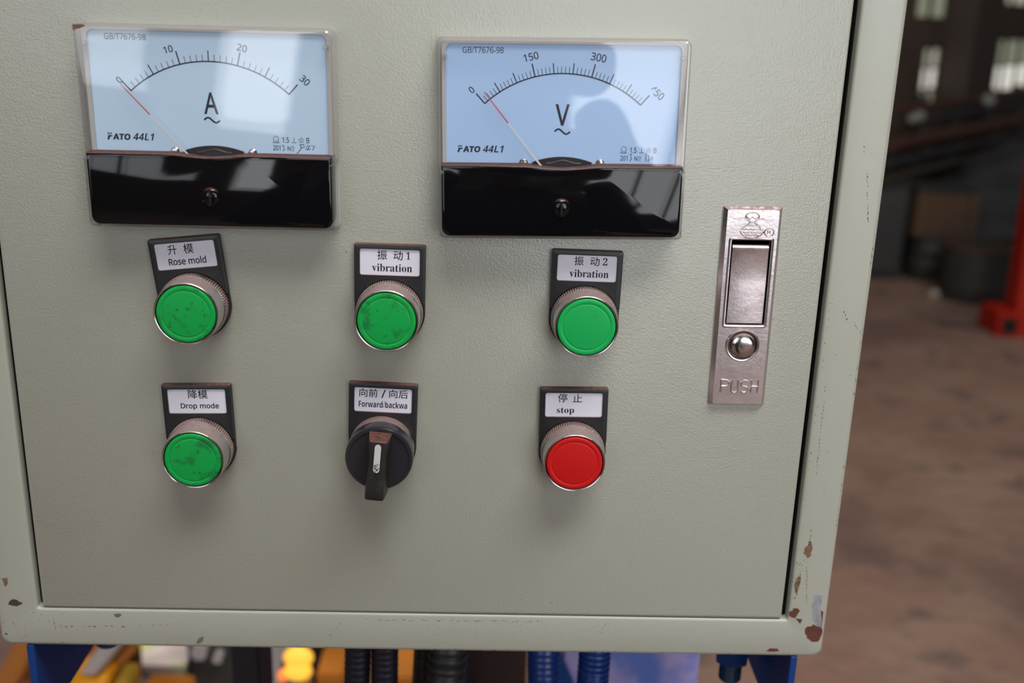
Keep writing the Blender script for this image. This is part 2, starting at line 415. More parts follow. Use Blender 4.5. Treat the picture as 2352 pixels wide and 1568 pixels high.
# rails and pipes on a rack in front of the windows, parallel to the wall
t = thing('pipe_rack', 'dark steel rack of rusty pipes running below the hall windows', 'rack')
def ry(x): return 5870+1.114*(x-2574)
for k, (zA, r, mm_) in enumerate(((-412, 24, M_beam), (-480, 20, M_beamd), (-600, 42, M_beam), (-700, 26, M_beamd), (-790, 24, M_frame_s))):
    bm = bmesh.new(); tube(bm, [(2200+1800*i/4, ry(2200+1800*i/4), zA) for i in range(5)], r, 12)
    obj('pipe', bm, mm_, t)
for x in (2520, 2900, 3300, 3700):
    bm = bmesh.new(); box(bm, x-26, x+26, ry(x)+60, ry(x)+110, -1371.6, -360); obj('rack_post', bm, M_beamd, t, smooth=False)
    bm = bmesh.new(); box(bm, x-10, x+10, ry(x)-60, ry(x)+60, -655, -640); obj('rack_arm', bm, M_beamd, t, smooth=False)
for k, (x, z, r) in enumerate(((2330, -462, 30), (2400, -455, 34), (3160, -420, 46))):
    bm = bmesh.new(); bmesh.ops.create_icosphere(bm, subdivisions=2, radius=r)
    for v in bm.verts: v.co = Vector((x+v.co.x, ry(x)-70+v.co.y, z+v.co.z*.9))
    obj('pipe_end', bm, mat('pale_pipe_end', (.22, .22, .19), .7), t)
# red machine foot at the right edge
t = thing('machine_stand', 'bright red machine stand at the far right edge of the view', 'machine', 2560, 4440, -1371.6)
bm = bmesh.new(); box(bm, -130, 320, -60, 150, 0, 118); bmesh.ops.bevel(bm, geom=list(bm.edges), offset=8, segments=2, affect='EDGES'); obj('base', bm, M_redm, t)
bm = bmesh.new(); box(bm, -110, -40, -66, -58, 22, 96); obj('base_opening', bm, M_hole, t, smooth=False)
bm = bmesh.new()
v = box(bm, -40, 120, -30, 90, 110, 900)
for q in v:
    if q.co.z > 500: q.co.x += 10; q.co.y += 60
bmesh.ops.bevel(bm, geom=list(bm.edges), offset=8, segments=2, affect='EDGES'); obj('post', bm, M_redm, t)
# litter
bm = bmesh.new(); bmesh.ops.create_icosphere(bm, subdivisions=2, radius=1)
for v in bm.verts: v.co = Vector((2425+30*v.co.x+4*sin(7*v.co.z), 5120+26*v.co.y, -1371.6+max(0, 16+24*v.co.z+3*sin(9*v.co.x))))
o = obj('stone', bm, M_stone); o['label'] = 'small pale stone on the floor before the drums'; o['category'] = 'stone'
o = vbox('flat_bar', (2345, 4540), (125, 14), 10, M_beamd, rot=-.35, bev=2); o['label'] = 'dark flat bar lying on the floor left of the red machine'; o['category'] = 'bar'

# ================================================================== the control cabinet
DL, DR, DB, DT = -202.4, 149.6, -199.4, 330.
FL, FR, FB, FT = -224.4, 171.6, -220.6, 352.
cabt = thing('control_cabinet', 'pale grey-green painted steel control box with chipped lower edge', 'cabinet')
def rect_loops(spec): return [rr(x0, x1, z0, z1, r, y, 4) for x0, x1, z0, z1, r, y in spec]
L_ = []
for e, y in ((0, 180), (0, 2.2), (.35, 1.0), (1.0, .3), (2.2, 0)):
    L_.append(rr(FL+e, FR-e, FB+e, FT-e, 4.5, y, 4))
for e, y in ((1.3, 0), (.65, .18), (.2, .6), (0, 1.3), (0, 30)):
    L_.append(rr(DL-2.6-e, DR+3.0+e, DB-.7-e, DT+1+e, 1.2+e*.5, y, 4))
bm = bmesh.new(); loft(bm, L_, True, False); obj('housing', bm, M_frame, cabt)
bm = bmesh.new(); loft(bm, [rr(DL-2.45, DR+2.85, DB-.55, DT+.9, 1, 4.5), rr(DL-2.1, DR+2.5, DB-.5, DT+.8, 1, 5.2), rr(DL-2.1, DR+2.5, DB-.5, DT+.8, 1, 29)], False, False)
obj('gap_shade_strip', bm, M_hole, cabt)  # black strip added to paint the deep shade inside the door gap
lofted('back_tray', [rr(DL-2.6, DR+3.0, DB-.7, DT+1, 1, 30), rr(DL+6, DR-6, DB+6, DT-6, 1, 32)], M_hole, cabt, cap0=False)  # coloured black so the gap round the door reads as shaded
dl = [rr(DL, DR, DB, DT, .8, 15.5), rr(DL, DR, DB, DT, .8, 1.0), rr(DL+.25, DR-.25, DB+.25, DT-.25, .8, .3), rr(DL+.9, DR-.9, DB+.9, DT-.9, .8, 0)]
lofted('door', dl, M_door, cabt, label='textured grey door panel')
bm = bmesh.new(); tube(bm, [(151.2, 14, -186), (151.2, 17, -186)], 3.2, 16); obj('drain_hole', bm, M_hole, cabt)

chips = [
 ('rust_patch', M_rust, [(161.6,-204.7),(162.7,-203.3),(164.4,-203.3),(165.4,-202.1),(167,-203.2),(169.2,-203.5),(170.1,-204.8),(170.2,-207.3),(169.5,-210.1),(168.7,-211.8),(165.6,-211.9),(164.5,-210.8),(163,-209.9),(163,-208.8),(161.9,-207.5)]),
 ('bare_metal_patch', M_zinc, [(163.9,-186.3),(167.7,-186.4),(168.2,-188.1),(168,-190.9),(167.5,-193.1),(168.5,-196.9),(169,-200.4),(169,-203.2),(167,-203.2),(165.3,-200.8),(164.2,-198.6),(164.1,-196.4),(164.1,-194.2),(163.1,-191.8),(164.1,-190.4)]),
 ('rust_patch', M_rust, [(168.1,-194.4),(169.4,-195.2),(169.5,-204),(169.2,-203.5),(169,-199.1)]),
 ('rust_patch', M_rust, [(152.9,-195.8),(154.5,-194.7),(154.6,-193.6),(156.7,-193.5),(158.1,-194.9),(157.1,-197.1),(156.1,-199),(154.9,-198.8),(153.3,-197.7)]),
 ('rust_patch', M_rust, [(156.2,-199),(159.8,-199.5),(159.4,-200.6),(158.9,-202),(158.1,-201.2)]),
 ('rust_patch', M_rust, [(143.4,-217.6),(144.8,-216.7),(145.7,-215.8),(149.4,-216),(150.5,-217.4),(146.6,-217.8)]),
 ('worn_patch', M_ochre, [(156.3,-163.9),(156.6,-161),(157.9,-160),(158.5,-157.5),(159.4,-158.1),(160.4,-161.9),(159.8,-163.8),(160.2,-165.1),(158.7,-166.7),(157.6,-165.1)]),
 ('worn_patch', M_ochre, [(153.8,-181.3),(154.4,-178),(155.1,-176.4),(156.6,-176.7),(156.5,-180.6),(155.9,-183.8),(155.7,-187.1),(154.8,-185.2)]),
 ('bare_metal_patch', M_zinc, [(152.9,-177.1),(153.5,-176.4),(154.4,-177.4),(153.9,-179.3),(153,-179)]),
 ('dark_chip', M_darkchip, [(-218.5,-198.4),(-218,-197),(-216.6,-195.7),(-215.2,-195.4),(-213.9,-195.9),(-212.8,-197.1),(-211.9,-196.9),(-211.6,-197.6),(-212.2,-198.1),(-214.7,-199.4),(-216.1,-199)]),
 ('worn_patch', M_ochre, [(-220.1,-184.3),(-217.1,-184.1),(-217.3,-187.1),(-218.4,-188.9),(-219.3,-188),(-219.5,-186.1)]),
 ('dark_chip', M_darkchip, [(-221.9,-214.2),(-221.4,-213.7),(-220.5,-214.2),(-220.7,-214.8),(-221.6,-214.9)]),
 ('grey_chip', M_zinc_dark, [(-169.4,-202.9),(-167.9,-202.4),(-165.9,-202.5),(-165.8,-203.4),(-167.2,-204.6),(-168.9,-204.2)]),
 ('grey_chip', M_zinc_dark, [(-131.3,-217.8),(-129.7,-214.9),(-127.5,-213.9),(-127.9,-216.5),(-129.6,-217.9),(-131,-218.2)]),
]
for nm, mm_, P in chips:
    bm = bmesh.new(); Q = []
    for i, p in enumerate(P):                                   # roughen the outline
        q = P[(i+1) % len(P)]; Q.append(p)
        Q.append(((p[0]+q[0])/2+random.uniform(-.16, .16), (p[1]+q[1])/2+random.uniform(-.16, .16)))
    bm.faces.new([bm.verts.new((x, -.05, z)) for x, z in Q]); flat(nm, bm, mm_, cabt)
bm = bmesh.new()
def fleck(x, z, w, h, a=0.):
    k = random.randint(5, 7); ca, sa = cos(a), sin(a); P = []
    for i in range(k):
        t_ = 2*pi*i/k; q = random.uniform(.6, 1.1); u, v = w/2*q*cos(t_), h/2*q*sin(t_)
        P.append((x+u*ca-v*sa, z+u*sa+v*ca))
    bm.faces.new([bm.verts.new((u, -.05, v)) for u, v in P])
def dashes(x0, z0, x1, z1, n, ln, wd, jit=.3, prob=.8):
    a = math.atan2(z1-z0, x1-x0)
    for i in range(n):
        if random.random() > prob: continue
        t_ = (i+.5)/n; fleck(x0+(x1-x0)*t_+random.uniform(-jit, jit), z0+(z1-z0)*t_+random.uniform(-jit, jit), ln*random.uniform(.4, 1.3), wd*random.uniform(.5, 1.3), a+random.uniform(-.15, .15))
dashes(163.4, 15.5, 166.6, -6, 16, 1.4, .5); dashes(160.7, 27.2, 161.6, 20, 3, 1, .6); dashes(157, -80, 157.8, -123.7, 24, 1.6, .45, .25)
dashes(161.8, -106.3, 162.2, -135, 7, 1.3, .4, .4, .5); dashes(158.2, -168, 160.9, -191, 15, 1.6, .4, .2); dashes(156.2, -166, 154.5, -190, 26, 1.2, .5, .9)
dashes(158.8, -150, 158.2, -160, 8, 1.3, .6, .4); dashes(-196.3, -209.8, -164, -209.3, 12, 2.3, .6, .15); dashes(-162, -209, -137, -207.5, 8, 1.6, .4, .3, .7)
dashes(-197.9, -203.5, -197.6, -212.2, 6, 1.3, .5, .3); dashes(-61.4, -205.5, -67.8, -212.8, 8, 1.1, .4, .2); dashes(-49.9, -203.4, 35.4, -203, 50, 1.7, .45, .5, .75)
dashes(64.8, -203.2, 63.2, -210, 7, 1.1, .4, .3); dashes(-215, -219, -192, -218.7, 12, 2.0, .5, .2); dashes(-100, -219, 160, -219.2, 80, 1.5, .4, .3, .45)
dashes(170.2, 20, 170.2, -160, 60, 1.8, .3, .15, .35); dashes(154.6, -40, 153.9, -190, 40, 1.3, .4, .3, .4); dashes(165.8, -50.4, 170.5, -56.5, 6, 1.2, .25, .1); dashes(161, -45, 163, -50, 3, 1.3, .6)
for _ in range(95): fleck(random.gauss(5, 35), random.uniform(-217, -204), random.uniform(.2, .7), random.uniform(.2, .5), random.random()*3)
for _ in range(40): fleck(random.uniform(-222, -185), random.uniform(-217, -202), random.uniform(.2, .9), random.uniform(.2, .6), random.random()*3)
for _ in range(16): fleck(random.uniform(156, 169), random.uniform(-150, 60), random.uniform(.3, .8), random.uniform(.2, .5), random.random()*3)
flat('scratches', bm, M_ochre, cabt, kind='stuff')
bm = bmesh.new()
for x, z, w, h in ((103, -133, 2, .6), (-112, -96.5, 3, 1.2), (-98, -69, 1.5, .6), (-55.5, -24.3, 1, 2.0), (24, -191, 2.4, 1), (30, -191.4, 2.2, .8), (38, -193, 2.6, 1), (93, -69, 1.0, .6), (140, 5, .7, .5), (130.5, -50, 1.1, 1.0), (132, -42, 1.3, .6), (-170, -180, .9, .4), (-60, -130, .6, .4)):
    for _ in range(3): fleck(x+random.uniform(-.6, .6), z+random.uniform(-.4, .4), w*.35, h*.5, random.random())
M_faint = mat('faint_rust_stain', (.36, .27, .18), .7)
flat('door_stains', bm, M_faint, cabt, kind='stuff')

# ================================================================== panel meters
def meter(name, label, cx, cz, rot, letter, nums, major, minor, tip, dialm, hand, group):
    t = thing(name, label, 'meter', cx, 0, cz, rot, group)
    lofted('back_plate', [rr(-50.6, 50.6, -.6, 79.9, 2, 0), rr(-50.6, 50.6, -.6, 79.9, 2, -2.2), rr(-49.6, 49.6, .4, 79, 2, -2.4)], M_hous, t)
    # inner frame round the dial
    bm = bmesh.new(); lo = [rr(-48.9, 48.9, 26, 78.4, 2.5, -2.3), rr(-48.9, 48.9, 26, 78.4, 2.5, -6.3), rr(-47.3, 47.3, 27, 77.4, 2.6, -6.3), rr(-47.3, 47.3, 27, 77.4, 2.6, -5.0)]
    loft(bm, lo, False, False); obj('dial_frame', bm, M_hous, t)
    lofted('dial_plate', [rr(-47.4, 47.4, 27, 77.5, 2.5, -4.6), rr(-47.4, 47.4, 27, 77.5, 2.5, -5.2)], dialm, t, smooth=False)
    # scale
    y = -5.26; zc, R = 18.7, 47.3; bm = bmesh.new()
    AN = radians(42.0)
    def pol(r_, a): return (r_*sin(a), zc+r_*cos(a))
    strip(bm, [pol(R, -AN+2*AN*i/60) for i in range(61)], .50, y)
    nt_ = major*minor
    for i in range(nt_+1):
        a = -AN+2*AN*i/nt_
        big = (i % (nt_//3) == 0); mid = (i % (nt_//major) == 0)
        l_, w_ = (5.3, .50) if big else ((4.2, .40) if mid else (2.7, .22))
        strip(bm, [pol(R-.1, a), pol(R+l_, a)], w_, y)
    flat('scale_marks', bm, M_inkblue, t)
    bm = bmesh.new()
    for s, (x, z, w, h, a) in nums:
        rtext(bm, sans(s), x, z, w, h, a, y, bold=.012); flat('scale_number', bm, M_inkblue, t); bm = bmesh.new()
    text(bm, sans(letter), -2.9, 2.9, 45.3, 53.9, y, bold=.012)
    wv = [(-3.1+6.4*i/16, 42.9+1.0*sin(2*pi*i/16)+.0) for i in range(17)]; strip(bm, wv, .70, y)
    flat('unit_symbol', bm, M_inkblue, t); bm = bmesh.new()
    text(bm, sans('GB/T7676-98'), -40.6, -24.2, 73.6, 76.0, y, bold=.004)
    flat('standard_mark', bm, M_inkblue, t); bm = bmesh.new()
    text(bm, sansb('44L1'), -32.4, -23.7, 34.2, 37.0, y, bold=.0, shear=.25)
    text(bm, sansb('ATO'), -40.6, -33.4, 34.2, 36.7, y, bold=.025, shear=.12)
    # the maker's F with three slanting cuts
    strip(bm, [(-42.5, 34.2), (-41.9, 36.0)], .75, y); strip(bm, [(-41.9, 35.7), (-40.7, 35.7)], .5, y)
    for q in range(3): strip(bm, [(-42.5+q*.62, 36.35), (-42.2+q*.62, 37.0)], .38, y)
    flat('maker_mark', bm, M_inkblue, t); bm = bmesh.new()
    # symbols
    arch = [(24.6, 34.9), (24.6, 36.2)]+[(25.6-1.0*cos(pi*i/8), 36.2+.9*sin(pi*i/8)) for i in range(9)]+[(26.6, 36.2), (26.6, 34.9)]
    strip(bm, arch, .16, y); strip(bm, [(24.8, 35.1), (26.4, 35.1)], .16, y); strip(bm, [(24.1, 34.5), (27.1, 34.5)], .2, y)
    strip(bm, [(25.1, 34.8), (25.1, 34.2)], .2, y); strip(bm, [(26.1, 34.8), (26.1, 34.2)], .2, y)
    text(bm, sans('1.5'), 28.2, 30.9, 34.5, 36.7, y, bold=.008)
    strip(bm, [(32, 34.6), (34.0, 34.6)], .18, y); strip(bm, [(33.0, 34.6), (33.0, 36.7)], .18, y)
    st = [(35.9+(1.25 if i % 2 == 0 else .66)*sin(2*pi*i/10), 35.6+(1.25 if i % 2 == 0 else .66)*cos(2*pi*i/10)) for i in range(10)]
    strip(bm, st, .16, y, closed=True); text(bm, sans('2'), 35.6, 36.2, 35.2, 36.1, y)
    text(bm, sans('B'), 38.0, 39.2, 34.5, 36.7, y, bold=.008)
    text(bm, sans('201'), 24.3, 27.3, 31.3, 33.4, y, bold=.008); text(bm, sans('N'), 30.2, 31.4, 31.3, 33.1, y, bold=.008)
    strip(bm, [(32.35+.5*cos(2*pi*i/12), 32.5+.62*sin(2*pi*i/12)) for i in range(12)], .16, y, closed=True); strip(bm, [(31.8, 31.3), (32.9, 31.3)], .16, y)
    flat('rating_marks', bm, M_inkblue, t); bm = bmesh.new()
    for P in hand: strip(bm, P, .26, y)
    flat('handwriting', bm, M_inkblue, t)
    # movement cover, wire, rivets
    bm = bmesh.new(); Rh = 35.
    P = [(.3+Rh*sin(a), 32.7-Rh+Rh*cos(a)) for a in [radians(-20.6+41.2*i/24) for i in range(25)]]
    prism(bm, P+[(10, 26.5), (-10, 26.5)], -6.6, -5.3); obj('movement_cover', bm, M_black, t)
    bm = bmesh.new(); tube(bm, [(-6+.0+14*i/14, -7.0, 30.1+1.35*math.exp(-((i-6.5)/3.6)**2)) for i in range(15)], .22, 8); obj('spring_wire', bm, M_wire, t)
    for sx in (-15.6, 16.0):
        bm = bmesh.new(); loft(bm, [circ(1.75, -5.2, 20, sx, 30.1), circ(1.75, -5.6, 20, sx, 30.1), circ(1.2, -6.1, 20, sx, 30.1), circ(.4, -6.2, 20, sx, 30.1)], False, True)
        obj('rivet', bm, M_chrome, t)
    # pointer
    L = 51.2; ca, sa = cos(tip), sin(tip)
    bm = bmesh.new()
    def pp(r0, r1, w0, w1, yy=-8.4):
        nx, nz = sa, -ca
        v = [bm.verts.new((r*ca+s*w*nx, yy+d, zc+r*sa+s*w*nz)) for r, w in ((r0, w0), (r1, w1)) for s, d in ((-1, 0), (1, 0), (0, .35))]
        for f in ((0, 1, 4, 3), (1, 2, 5, 4), (2, 0, 3, 5), (0, 2, 1), (3, 4, 5)): bm.faces.new([v[i] for i in f])
    pp(10, 35.5, .42, .26); pw = obj('pointer', bm, M_ptr_w, t)
    bm = bmesh.new(); pp(35.5, L, .27, .18, -8.42); obj('pointer_tip', bm, M_ptr_r, pw, label='red tip')
    # gloss black lower cap with the dipped top edge
    top = [(49.1, 30)]+[(17-34*i/20, 30-1.15*cos(pi*(i-10)/20)**2) for i in range(21)]+[(-49.1, 30)]
    def outline(e, r=3.2):
        P = [(x*(49.1-e)/49.1, z-e) for x, z in top]
        for cx_, cz_, a0 in ((-49.1+e+r, .9+e+r, 180), (49.1-e-r, .9+e+r, 270)):
            for i in range(7): a = radians(a0+15*i); P.append((cx_+r*cos(a), cz_+r*sin(a)))
        return P
    bm = bmesh.new(); loft(bm, [[(x, yy, z) for x, z in outline(e)] for e, yy in ((0, -2.4), (0, -13.0), (.12, -13.5), (.5, -13.85), (1.2, -14.0))], True, True)
    obj('lower_cap', bm, M_gloss, t, angle=50)
    bm = bmesh.new(); loft(bm, [circ(3.9, -13.95, 36, 0, 13), circ(3.7, -14.25, 36, 0, 13), circ(3.45, -14.1, 36, 0, 13), circ(3.4, -14.3, 36, 0, 13), circ(2.6, -14.95, 36, 0, 13), circ(1.3, -15.3, 36, 0, 13)], False, True)
    sc = obj('zero_screw', bm, M_gloss, t)
    bm = bmesh.new(); box(bm, -.42, .42, -15.45, -14.6, 10.3, 15.7); obj('screw_slot', bm, M_hole, sc, smooth=False)
    # clear covers
    lo = [rr(-50.9, 50.9, 26, 79.9, 2.2, -2.2), rr(-50.2, 50.2, 26, 79.3, 2.2, -10.6), rr(-50.0, 50.0, 26.2, 79.1, 2.2, -11.5), rr(-49.4, 49.4, 26.8, 78.5, 2.0, -12.0)]
    bm = bmesh.new(); loft(bm, lo, False, False); obj('window_rim', bm, M_clearside, t)
    bm = bmesh.new(); lo2 = [rr(-49.4, 49.4, 26.8, 78.5, 2, -12), rr(-49.0, 49.0, 27, 78.2, 2, -12.02)]
    loft(bm, lo2, False, True); win = obj('window_pane', bm, M_clear, t, angle=180)
    bm = bmesh.new()
    lo = [rr(-50.3, 50.3, -.2, 29.2, 1.8, -2.2), rr(-50.1, 50.1, 0, 29.1, 1.8, -13.5), rr(-49.8, 49.8, .3, 28.8, 1.8, -14.2), rr(-48.8, 48.8, 1.3, 28.2, 2.6, -14.5)]
    loft(bm, lo, False, False); obj('cap_rim', bm, M_clearcap, t)
    for sx, sz in ((-47.3, 72.2), (47.3, 72.6)):
        bm = bmesh.new(); loft(bm, [circ(1.0, -6.3, 16, sx, sz), circ(1.0, -9.5, 16, sx, sz), circ(.5, -10.1, 16, sx, sz)], False, True); obj('clear_peg', bm, M_clearside, t)
    return t
hA = [[(27.9, 33.3), (29.0, 33.3), (28.4, 32.5), (29.1, 32.0), (28.2, 31.1)],
      [(35.3, 33.9), (35.8, 32.6), (35.0, 31.2), (33.9, 30.2)], [(35.3, 33.9), (36.9, 33.8), (37.2, 32.9), (35.5, 32.5)],
      [(38.6, 33.8), (37.6, 31.9), (39.6, 32.1)], [(39.3, 33.7), (38.3, 31.6)], [(40.0, 33.4), (41.3, 33.4), (40.4, 31.7)]]
hV = [[(28.0, 33.9), (29.1, 33.9), (28.5, 32.9), (29.1, 32.2), (28.2, 31.0)],
      [(34.4, 34.0), (35.0, 34.4), (34.9, 31.0)], [(35.8, 34.0), (35.4, 33.4), (36.2, 33.7), (35.9, 31.0)], [(37.3, 33.0), (36.8, 32.4), (37.1, 31.6), (37.8, 31.9), (37.8, 32.9), (37.3, 33.0)]]
meter('ammeter', 'upper left panel meter marked A, scale 0 to 30, pointer at zero', -108.3, -12.5, .003, 'A',
      [('0', (-36.1, 58.0, 1.7, 2.8, radians(42))), ('10', (-15.7, 70.3, 3.7, 2.7, radians(14))), ('20', (13.6, 71.5, 4.0, 2.8, radians(-12))), ('30', (38.2, 59.5, 3.9, 2.8, radians(-42)))],
      6, 5, radians(90+42.4), M_dial, hA, 'square panel meters')
_m = COL.objects['ammeter']
bm = bmesh.new(); bm.faces.new([bm.verts.new((x, -12.1, z)) for x, z in ((-50.1, 79.2), (-50.1, 76.9), (-49.0, 77.4), (-47.5, 77.6), (-45.2, 78.6), (-45.6, 79.2))])
flat('dust_crust', bm, mat('brown_crust', (.16, .085, .06), .9), _m)
meter('voltmeter', 'upper right panel meter marked V, scale 0 to 450, pointer just above zero', 34.7, -13.4, .016, 'V',
      [('0', (-37.0, 59.2, 1.7, 2.8, radians(42))), ('150', (-13.2, 72.4, 6.0, 3.0, radians(14))), ('300', (14.0, 72.4, 6.2, 3.1, radians(-10))), ('450', (38.2, 58.8, 6.2, 3.1, radians(-40)))],
      9, 5, radians(90+38.6), M_dial2, hV, 'square panel meters')

# ================================================================== buttons with legend plates
def legend(t, rot, lines, extras=None):
    """black legend plate, its paper card and print; rot turns the plate round the button"""
    ca, sa = cos(rot), sin(rot)
    def R(bm):
        for v in bm.verts: x, z = v.co.x, v.co.z; v.co.x, v.co.z = x*ca-z*sa, x*sa+z*ca
    # plate front outline: rectangle above, arc cut below
    RC = 14.6
    def out(e, r=.8):
        P = []
        for cx_, cz_, a0 in ((15.2-e-r, 29.8-e-r, 0), (-15.2+e+r, 29.8-e-r, 90)):
            for i in range(5): a = radians(a0+22.5*i); P.append((cx_+r*cos(a), cz_+r*sin(a)))
        P.append((-15.2+e, 4.3))
        a0 = math.acos(-(RC)/RC*.965); 
        for i in range(21):
            a = radians(163.6-(163.6-16.4)*i/20); P.append(((RC+e*.3)*cos(a), (RC+e*.3)*sin(a)))
        P.append((15.2-e, 4.3)); return P
    def hole(e, y): 
        return [(x, y, z) for x, _, z in rr(-12.8-e, 12.8+e, 16.3-e, 27.8+e, .9, 0, 4)]
    bm = bmesh.new()
    Rr = loft(bm, [[(x, y, z) for x, z in out(e)] for e, y in ((0, 0), (0, -2.7), (.15, -3.1), (.55, -3.3))], True, False)
    h0 = [bm.verts.new(p) for p in hole(0, -3.3)]
    edges = []
    for ring in (Rr[-1], h0):
        for i in range(len(ring)):
            e = bm.edges.get((ring[i], ring[(i+1) % len(ring)])) or bm.edges.new((ring[i], ring[(i+1) % len(ring)])); edges.append(e)
    bmesh.ops.triangle_fill(bm, use_beauty=True, use_dissolve=False, edges=edges)
    h1 = [bm.verts.new(p) for p in hole(-.1, -2.5)]
    for i in range(len(h0)): bm.faces.new((h0[i], h0[(i+1) % len(h0)], h1[(i+1) % len(h0)], h1[i]))
    R(bm); obj('legend_plate', bm, M_black, t, angle=30)
    bm = bmesh.new(); loft(bm, [[(x, -2.4, z) for x, _, z in hole(.05, 0)], [(x, -2.65, z) for x, _, z in hole(.05, 0)]], False, True)
    R(bm); card = obj('label_card', bm, M_card, t, smooth=False)
    for row in ((l for l in lines if l[3] > 22), (l for l in lines if l[3] <= 22)):
        bm = bmesh.new()
        for (s, x0, x1, z0, z1, kw) in row: text(bm, s, x0, x1, z0, z1, -2.72, **kw)
        R(bm); flat('lettering', bm, M_ink, card)
    # thinner round skirt below the plate
    bm = bmesh.new(); P = [(15.4*cos(radians(a)), 15.4*sin(radians(a))) for a in range(-196, 17, 6)]
    P = [(-15.1, 5)]+[(15.3*cos(radians(a)), 15.3*sin(radians(a))) for a in range(186, 355, 6)]+[(15.1, 5)]
    prism(bm, P, -2.0, 0); bmesh.ops.bevel(bm, geom=[e for e in bm.edges if all(v.co.y < -1.9 for v in e.verts)], offset=.3, segments=1, affect='EDGES')
    R(bm); obj('skirt', bm, M_black, t, angle=30)

def button(label, cx, cz, rot, capm, lines, group='round push buttons'):
    t = thing('push_button', label, 'button', cx, 0, cz, 0, group)
    legend(t, rot, lines)
    kn = lambda i, n: 1+(.034 if i % 2 else -.004)
    bm = bmesh.new(); n = 168
    loft(bm, [circ(13.9, -2.0, n, k=kn), circ(14.0, -2.4, n, k=kn), circ(14.0, -7.2, n, k=kn), circ(13.95, -7.5, n)], False, True)
    obj('knurled_ring', bm, M_steel, t, angle=20)
    bm = bmesh.new()
    loft(bm, [circ(r, -h, 72) for r, h in ((13.85, 7.4), (13.8, 8), (13.6, 16.2), (13.45, 16.8), (13.15, 17.05), (12.85, 16.9), (12.7, 16.3), (12.7, 12.5))], False, False)
    obj('bezel', bm, M_chrome, t)
    bm = bmesh.new()
    loft(bm, [circ(r, -h, 72) for r, h in ((12.62, 12.5), (12.4, 12.6), (12.35, 16.5), (12.2, 16.95), (11.9, 17.1), (10.35, 17.15), (10.15, 17.0), (9.95, 17.0), (9.75, 17.15), (9.4, 17.2))], True, True)
    obj('button_cap', bm, capm, t, angle=80)
    return t
AR = dict(bold=.02); CJ = dict(bold=.006); MB = dict(bold=.0)
button('green push button labelled Rose mold on a tilted legend plate', -120.8, -48.5, .11, M_green,
       [('升', -7.4, -3.5, 22.7, 27.0, CJ), ('模', -.6, 3.6, 22.7, 27.0, CJ), (sans('Rose mold'), -7.8, 8.2, 18.1, 21.2, AR)])
button('green push button labelled vibration with the number 1', -37.2, -49.7, -.012, M_green,
       [('振', -5.4, -1.2, 23.1, 27.3, CJ), ('动', 1.5, 5.5, 23.1, 27.2, CJ), ('𝟏', 7.0, 8.6, 23.6, 26.8, MB), ('𝐯𝐢𝐛𝐫𝐚𝐭𝐢𝐨𝐧', -7.6, 9.5, 18.0, 21.4, MB)])
button('cleaner green push button labelled vibration with the number 2', 47.0, -50.3, -.014, M_green2,
       [('振', -5.6, -1.6, 23.2, 27.2, CJ), ('动', 1.2, 5.2, 23.2, 27.1, CJ), ('𝟐', 6.6, 8.6, 23.6, 26.9, MB), ('𝐯𝐢𝐛𝐫𝐚𝐭𝐢𝐨𝐧', -7.4, 9.4, 18.0, 21.4, MB)])
button('green push button labelled Drop mode at the lower left', -122.0, -114.7, .024, M_green,
       [('降', -3.8, .3, 23.2, 27.4, CJ), ('模', .6, 4.8, 23.2, 27.4, CJ), (sans('Drop mode'), -7.4, 9.4, 17.9, 21.2, dict(bold=.02))])
button('red push button labelled stop', 44.75, -112.8, .012, M_red,
       [('停', -7.2, -3.0, 23.2, 27.3, CJ), ('止', -.6, 3.6, 23.3, 27.1, CJ), ('𝐬𝐭𝐨𝐩', -7.6, .2, 17.3, 20.8, MB)])

# selector switch
t = thing('selector_switch', 'black rotary selector switch labelled Forward/backwa', 'switch', -41.0, 0, -112.4)
legend(t, -.03, [('向前', -10.6, -2.5, 23.2, 27.2, CJ), ('/', -.9, 1.1, 23.0, 26.9, CJ), ('向后', 2.6, 10.9, 23.2, 27.2, CJ), (sansb('Forward/backwa'), -10.8, 10.7, 18.4, 21.4, dict(bold=.0))])
bm = bmesh.new(); loft(bm, [circ(r, -h, 72) for r, h in ((14.6, 2.0), (14.6, 9.5), (14.75, 10))], False, True); obj('collar', bm, M_steel, t)
bm = bmesh.new(); loft(bm, [circ(r, -h, 72) for r, h in ((14.8, 10), (14.9, 15.6), (14.75, 16.6), (14.4, 17.0), (13.2, 17.05), (13.05, 16.4), (12.9, 16.4))], False, True)
M_knob = mat('dark_bezel', (.022, .022, .028), .25, spec=.7); obj('bezel', bm, M_knob, t)
# handle: long bar, narrower waist, rounded front
bm = bmesh.new(); secs = []
for z, w, f in ((12.6, 4.15, 26.6), (12.0, 4.35, 27.2), (9, 4.1, 27.4), (3, 3.8, 27.2), (-4, 3.8, 27.0), (-10, 4.0, 27.0), (-14, 4.25, 26.9), (-15.4, 4.2, 26.4), (-15.9, 3.7, 25.6)):
    b_ = w+.9
    secs.append([(-b_, -16.2, z), (-w, -f+1.5, z), (-w+.35, -f+.45, z), (-w+1.1, -f, z), (w-1.1, -f, z), (w-.35, -f+.45, z), (w, -f+1.5, z), (b_, -16.2, z)])
loft(bm, secs, True, True); obj('handle', bm, mat('matte_black_handle', (.018, .017, .017), .42, dust=1., dustcol=(.16, .06, .045), mottle=[(260, .5, .75, (.045, .035, .03), .6)]), t, angle=40).rotation_euler = (0, .085, 0)
bm = bmesh.new(); P = [(1.35*cos(radians(a)), 9.8+1.35*sin(radians(a))) for a in range(0, 181, 20)]+[(1.35*cos(radians(a)), -.6+1.35*sin(radians(a))) for a in range(180, 361, 20)]
